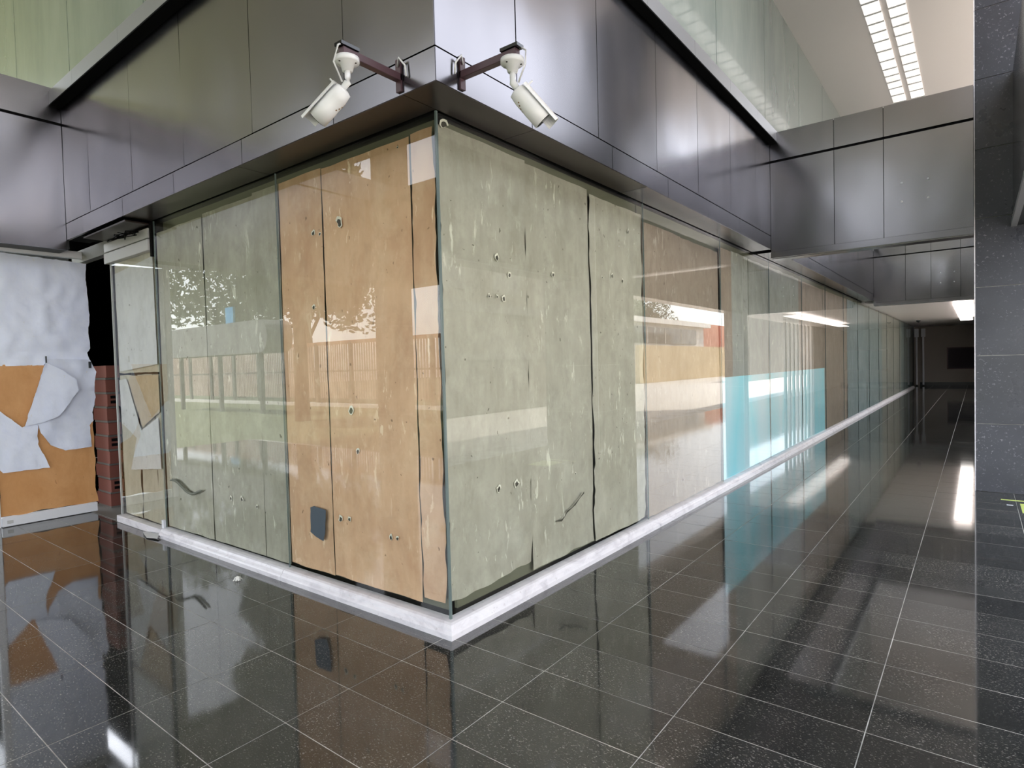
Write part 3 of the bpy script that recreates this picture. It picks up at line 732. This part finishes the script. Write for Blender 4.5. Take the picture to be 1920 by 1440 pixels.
# ------------------------------------------------------------------ security cameras
def frame_for(d, up):
    d = Vector(d).normalized(); r = d.cross(Vector(up)).normalized(); u = r.cross(d); return d, r, u
def cctv(base, out, end, aim, label_b, label_c, side):
    """maroon bracket on the fascia, bullet camera hanging from its end"""
    B = Vector(base); O = Vector(out); E_ = B+O*end
    S = Vector((-O.y, O.x, 0))
    br = empty('camera_bracket', B, label_b, 'bracket', 'maroon brackets of the two security cameras')
    m = MB(); h = .017
    def obox(m, p0, p1, wd, ht):
        p0 = Vector(p0); p1 = Vector(p1); d = (p1-p0).normalized(); s = d.cross(Vector((0, 0, 1)))
        if s.length < .1: s = S.copy()
        s.normalize(); u = s.cross(d); k = len(m.v)
        for p in (p0, p1):
            for a, b in ((-1, -1), (1, -1), (1, 1), (-1, 1)): m.v.append(tuple(p+s*a*wd+u*b*ht))
        m.f += [(k, k+1, k+2, k+3), (k+7, k+6, k+5, k+4), (k, k+4, k+5, k+1), (k+1, k+5, k+6, k+2), (k+2, k+6, k+7, k+3), (k+3, k+7, k+4, k)]
    obox(m, O*.0, O*(end+.06), h, h); link('arm', m.mesh(bevel=.002), M_MAROON, br)
    m = MB(); obox(m, O*.006+Vector((0, 0, -.065)), O*.006+Vector((0, 0, .085)), .017, .005); link('wall_plate', m.mesh(), M_MAROON, br)
    m = MB(); m.tube([O*.012+Vector((0, 0, .05)), O*.03+S*.03*side+Vector((0, 0, .075)), O*.012+S*.05*side+Vector((0, 0, .04)), O*.01+S*.055*side+Vector((0, 0, -.01))], .005, 6); link('cable_loop', m.mesh(), M_CAMW, br, True)
    m = MB(); obox(m, O*(end-.02)+Vector((0, 0, h+.009)), O*(end+.075)+Vector((0, 0, h+.009)), .024, .007); link('junction_tray', m.mesh(), M_LENS, br)
    m = MB(); m.tube([O*(end+.05)+Vector((0, 0, h+.02)), O*(end+.09)+S*.02+Vector((0, 0, h-.01)), O*(end+.10)+Vector((0, 0, -.06)), O*(end+.06)+Vector((0, 0, -.13))], .004, 6); link('cable', m.mesh(), M_CAMW, br, True)
    # camera
    top = E_+O*.03+Vector((0, 0, -h-.004))
    cm = empty('security_camera', top, label_c, 'camera', 'white bullet security cameras on the fascia corner')
    link('base_flange', MB().tube([(0, 0, 0), (0, 0, -.018), (0, 0, -.022), (0, 0, -.026), (0, 0, -.055)], [.052, .052, .048, .030, .022], 20).mesh(), M_CAMW, cm, True)
    for k in range(3):
        a = k*2.09+.5; link('flange_screw', MB().tube([(math.cos(a)*.038, math.sin(a)*.038, -.018), (math.cos(a)*.038, math.sin(a)*.038, -.025)], .005, 6).mesh(), M_LENS, cm)
    d, r, u = frame_for(aim, (0, 0, 1))
    j = Vector((0, 0, -.10))
    link('stem', MB().tube([(0, 0, -.05), (0, 0, -.085), tuple(j), tuple(j+d*.035-u*.004)], [.013, .013, .016, .013], 10).mesh(), M_CAMW, cm, True)
    c0 = j+d*.03-u*.012
    body = link('body', MB().tube([c0, c0+d*.006, c0+d*.045, c0+d*.10, c0+d*.102, c0+d*.175], [.020, .036, .042, .042, .043, .043], 24).mesh(), M_CAMW, cm, True)
    link('lens', MB().tube([c0+d*.174, c0+d*.178], .036, 20).mesh(), M_LENS, cm)
    v = []; f = []; nn = 12
    for L_, in ((-.0,), (.205,)):
        for rad in (.050, .0525):
            for k in range(nn+1):
                a = math.radians(18+144*k/nn); v.append(tuple(c0+d*(L_+.01)+r*math.cos(a)*rad+u*(math.sin(a)*rad+.004)))
    q = nn+1
    for k in range(nn):
        f += [(k, k+1, 2*q+k+1, 2*q+k), (q+k+1, q+k, 3*q+k, 3*q+k+1), (k+1, k, q+k, q+k+1), (2*q+k, 2*q+k+1, 3*q+k+1, 3*q+k)]
    f += [(0, 2*q, 3*q, q), (nn, q+nn, 3*q+nn, 2*q+nn)]
    me = bpy.data.meshes.new('sun_shield'); me.from_pydata(v, [], f); link('sun_shield', me, M_CAMW, cm)
    m = MB().tube([c0+d*.02+u*.05, c0+d*.02+u*.085], .004, 6); link('antenna_cable', m.mesh(), M_CAMW, cm)
    for k in range(4):
        a = -1.1-.2*k; p = c0+d*(.05+.012*k)+(r*math.cos(a)+u*math.sin(a))*.0425
        link('rust_spot', MB().tube([p, p+(r*math.cos(a)+u*math.sin(a))*.001], .004, 6).mesh(), M_RUST, cm)
cctv((-.008, -.225, 2.715), (0, -1, 0), .27, (-.72, -.30, -.62), 'maroon bracket on the dark left fascia near the corner', 'white bullet security camera pointing down left off the left fascia', 1)
cctv((.225, -.055, 2.715), (1, 0, 0), .27, (.38, .45, -.62), 'maroon bracket on the lighter right fascia near the corner', 'white bullet security camera pointing down right off the right fascia', -1)

# ------------------------------------------------------------------ outdoors (seen in the glass, the floor and the metal)
tag(box('ground_plaza', (4.2, 60, -60, 90, -.3, -.01), M_PAVE), 'pale sunlit plaza paving beyond the portico', kind='structure')
tag(box('ground_lawn', (-60, 4.2, -60, -4.3, -.3, -.012), M_GRASS), 'green lawn reflected in the left glass', kind='structure')
tag(box('ground_side', (-60, -9.6, -4.3, 0, -.3, -.008), M_GRASS), 'grass beyond the left end of the portico', kind='structure')
def fence():
    e = empty('fence', (-31, -11.7, 0), 'slatted fence beyond the lawn, mirrored in the left glass', 'fence')
    box('base_kerb', (0, 26, -.12, .1, -.05, .12), M_WWALL, e)
    box('top_rail', (0, 26, -.03, .03, 2.32, 2.45), mat('terracotta rail', (.55, .28, .18), .7), e)
    box('middle_rail', (0, 26, -.02, .02, 1.30, 1.36), M_POST, e)
    x = .2
    while x < 26:
        box('post', (x, x+.16, -.05, .05, 0, 2.4), M_POST, e)
        s = MB(); y = x+.28
        while y < x+2.0 and y < 26: s.box(y, y+.07, -.015, .015, .30, 2.32); y += .135
        o = link('slats', s.mesh(), M_FENCE, e); o['kind'] = 'stuff'
        x += 2.1
fence()
def tree(x, y, h, r, label, seed, n=5200):
    rnd = random.Random(seed)
    e = empty('tree', (x, y, 0), label, 'tree', 'trees around the portico')
    link('trunk', MB().tube([(0, 0, -.1), (.05, .03, h*.3), (-.05, .08, h*.55), (.1, 0, h*.8)], [.22, .17, .13, .05], 10).mesh(), M_BARK, e, True)
    br = MB()
    for k in range(7):
        a = rnd.uniform(0, 6.28); br.tube([(0, 0, h*rnd.uniform(.3, .55)), (math.cos(a)*r*.4, math.sin(a)*r*.4, h*.68), (math.cos(a)*r*.75, math.sin(a)*r*.75, h*.8)], [.08, .05, .02], 6)
    link('branches', br.mesh(), M_BARK, e)
    v = []; f = []
    cl = [(rnd.uniform(-.7, .7)*r, rnd.uniform(-.7, .7)*r, h*rnd.uniform(.5, 1.0), r*rnd.uniform(.25, .45)) for _ in range(26)]
    for k in range(n):
        c = rnd.choice(cl); d = Vector((rnd.gauss(0, 1), rnd.gauss(0, 1), rnd.gauss(0, .8))).normalized()*c[3]*rnd.uniform(.6, 1)
        p = Vector(c[:3])+d; u = Vector((rnd.gauss(0, 1), rnd.gauss(0, 1), rnd.gauss(0, 1))).normalized(); w_ = u.orthogonal().normalized()
        s = rnd.uniform(.12, .26); b = len(v)
        v += [tuple(p-u*s), tuple(p+w_*s*.5), tuple(p+u*s), tuple(p-w_*s*.5)]; f.append((b, b+1, b+2, b+3))
    me = bpy.data.meshes.new('foliage'); me.from_pydata(v, [], f); o = link('foliage', me, M_LEAF, e); o['kind'] = 'stuff'
tr = [(-12.6, -7.4, 7, 2.0, 'leafy tree in front of the fence'), (-22, -14, 8, 3.4, 'tall tree behind the middle of the fence'), (-30, -15, 9, 4.0, 'broad tree behind the far end of the fence'),
      (-11, -16.5, 9, 3.2, 'dense tree behind the near end of the fence'), (-4.2, -14, 9, 2.6, 'tree on the lawn opposite the shop corner'), (2.6, -12.5, 9.5, 3.2, 'tall tree on the lawn directly behind the viewer'), (10.5, -15, 8.5, 3.2, 'tree at the plaza corner of the lawn'),  # tall tree behind the viewer added to keep bright sky out of the reflections
      (29, 63, 9, 4, 'tree behind the low white building'), (34, 40, 9, 4, 'big tree to the side of the yellow wall'), (38, 76, 12, 5, 'farthest tree past the plaza')]
for i, t in enumerate(tr): tree(*t, seed=i+3)
# rounded grey canopy in front of the fence
pts = []
for k in range(9):
    a = -math.pi/2+math.pi*k/8; pts.append((math.cos(a)*.42, math.sin(a)*.52))
v = [(-7.2, -.30, -.52), (-7.2, -.30, .52)][:0]; prof = [(-7.0, -.52)]+pts+[(-7.0, .52)]
n = len(prof); vv = [(x, -.9, z) for x, z in prof]+[(x, .0, z) for x, z in prof]
me = bpy.data.meshes.new('canopy'); me.from_pydata(vv, [], [tuple(range(n)), tuple(range(2*n-1, n-1, -1))]+[(k, (k+1) % n, n+(k+1) % n, n+k) for k in range(n)])
e = empty('canopy', (-15.7, -8.0, 2.5), 'long grey canopy with rounded end above the lawn', 'canopy')
link('canopy_body', me, M_CANG, e)
for x in (-6.5, -3.5, -.8): box('canopy_post', (x, x+.12, -.5, -.38, -2.5, -.52), M_POST, e)
tag(box('blue_board', (-25.6, -24.9, -12.1, -12.0, 2.6, 4.4), M_CYAN), 'bright blue board above the fence, mirrored in the left glass', 'sign')
# yellow wall and low white building across the plaza
yb = empty('low_building', (16, 36, 0), 'low white building with a dark window band behind the yellow wall', 'building')
box('wall', (.3, 8, -2, 12.5, 0, 4.3), M_WWALL, yb); box('roof_slab', (-.2, 8.3, -2.4, 12.9, 4.1, 4.45), M_WWALL, yb)
wv = box('window_band', (.22, .31, -1.8, 10.6, 2.7, 3.85), M_DGL, yb)
for y in (1.2, 4.3, 7.4): box('mullion', (.18, .23, y, y+.08, 2.7, 3.85), M_WWALL, yb)
tag(box('boundary_wall', (14.8, 15.1, 33, 56, 0, 2.45), M_YWALL), 'long ochre yellow wall across the plaza', 'wall')
tag(box('brick_building', (17, 21, 49, 58, 0, 4.6), M_RWALL), 'red brick building at the end of the yellow wall', 'building')
tag(box('tall_building', (34, 46, -12, 28, 0, 12), M_WWALL), 'tall pale building opposite the portico', 'building')

gw = empty('side_wing', (9, 8, 0), 'grey wing opposite the shop corner with pale window bands', 'building')
M_WING = mat('grey brown wing render', (.17, .155, .13), .8)
box('wall', (0, 6, 0, 9.2, 0, 7.5), M_WING, gw)
box('band', (-.06, .0, 0, 9.2, 2.9, 3.15), M_CONC, gw); box('band', (-.06, .0, 0, 9.2, 1.55, 1.7), M_CONC, gw)
for y in (.9, 3.4, 6.0): box('window', (-.03, .0, y, y+1.3, 3.5, 4.9), M_CONC, gw)
tag(box('garden_wall', (9, 9.3, 35.5, 58, 0, 4.2), M_WING), 'plain dull garden wall opposite the slat screen', 'wall')
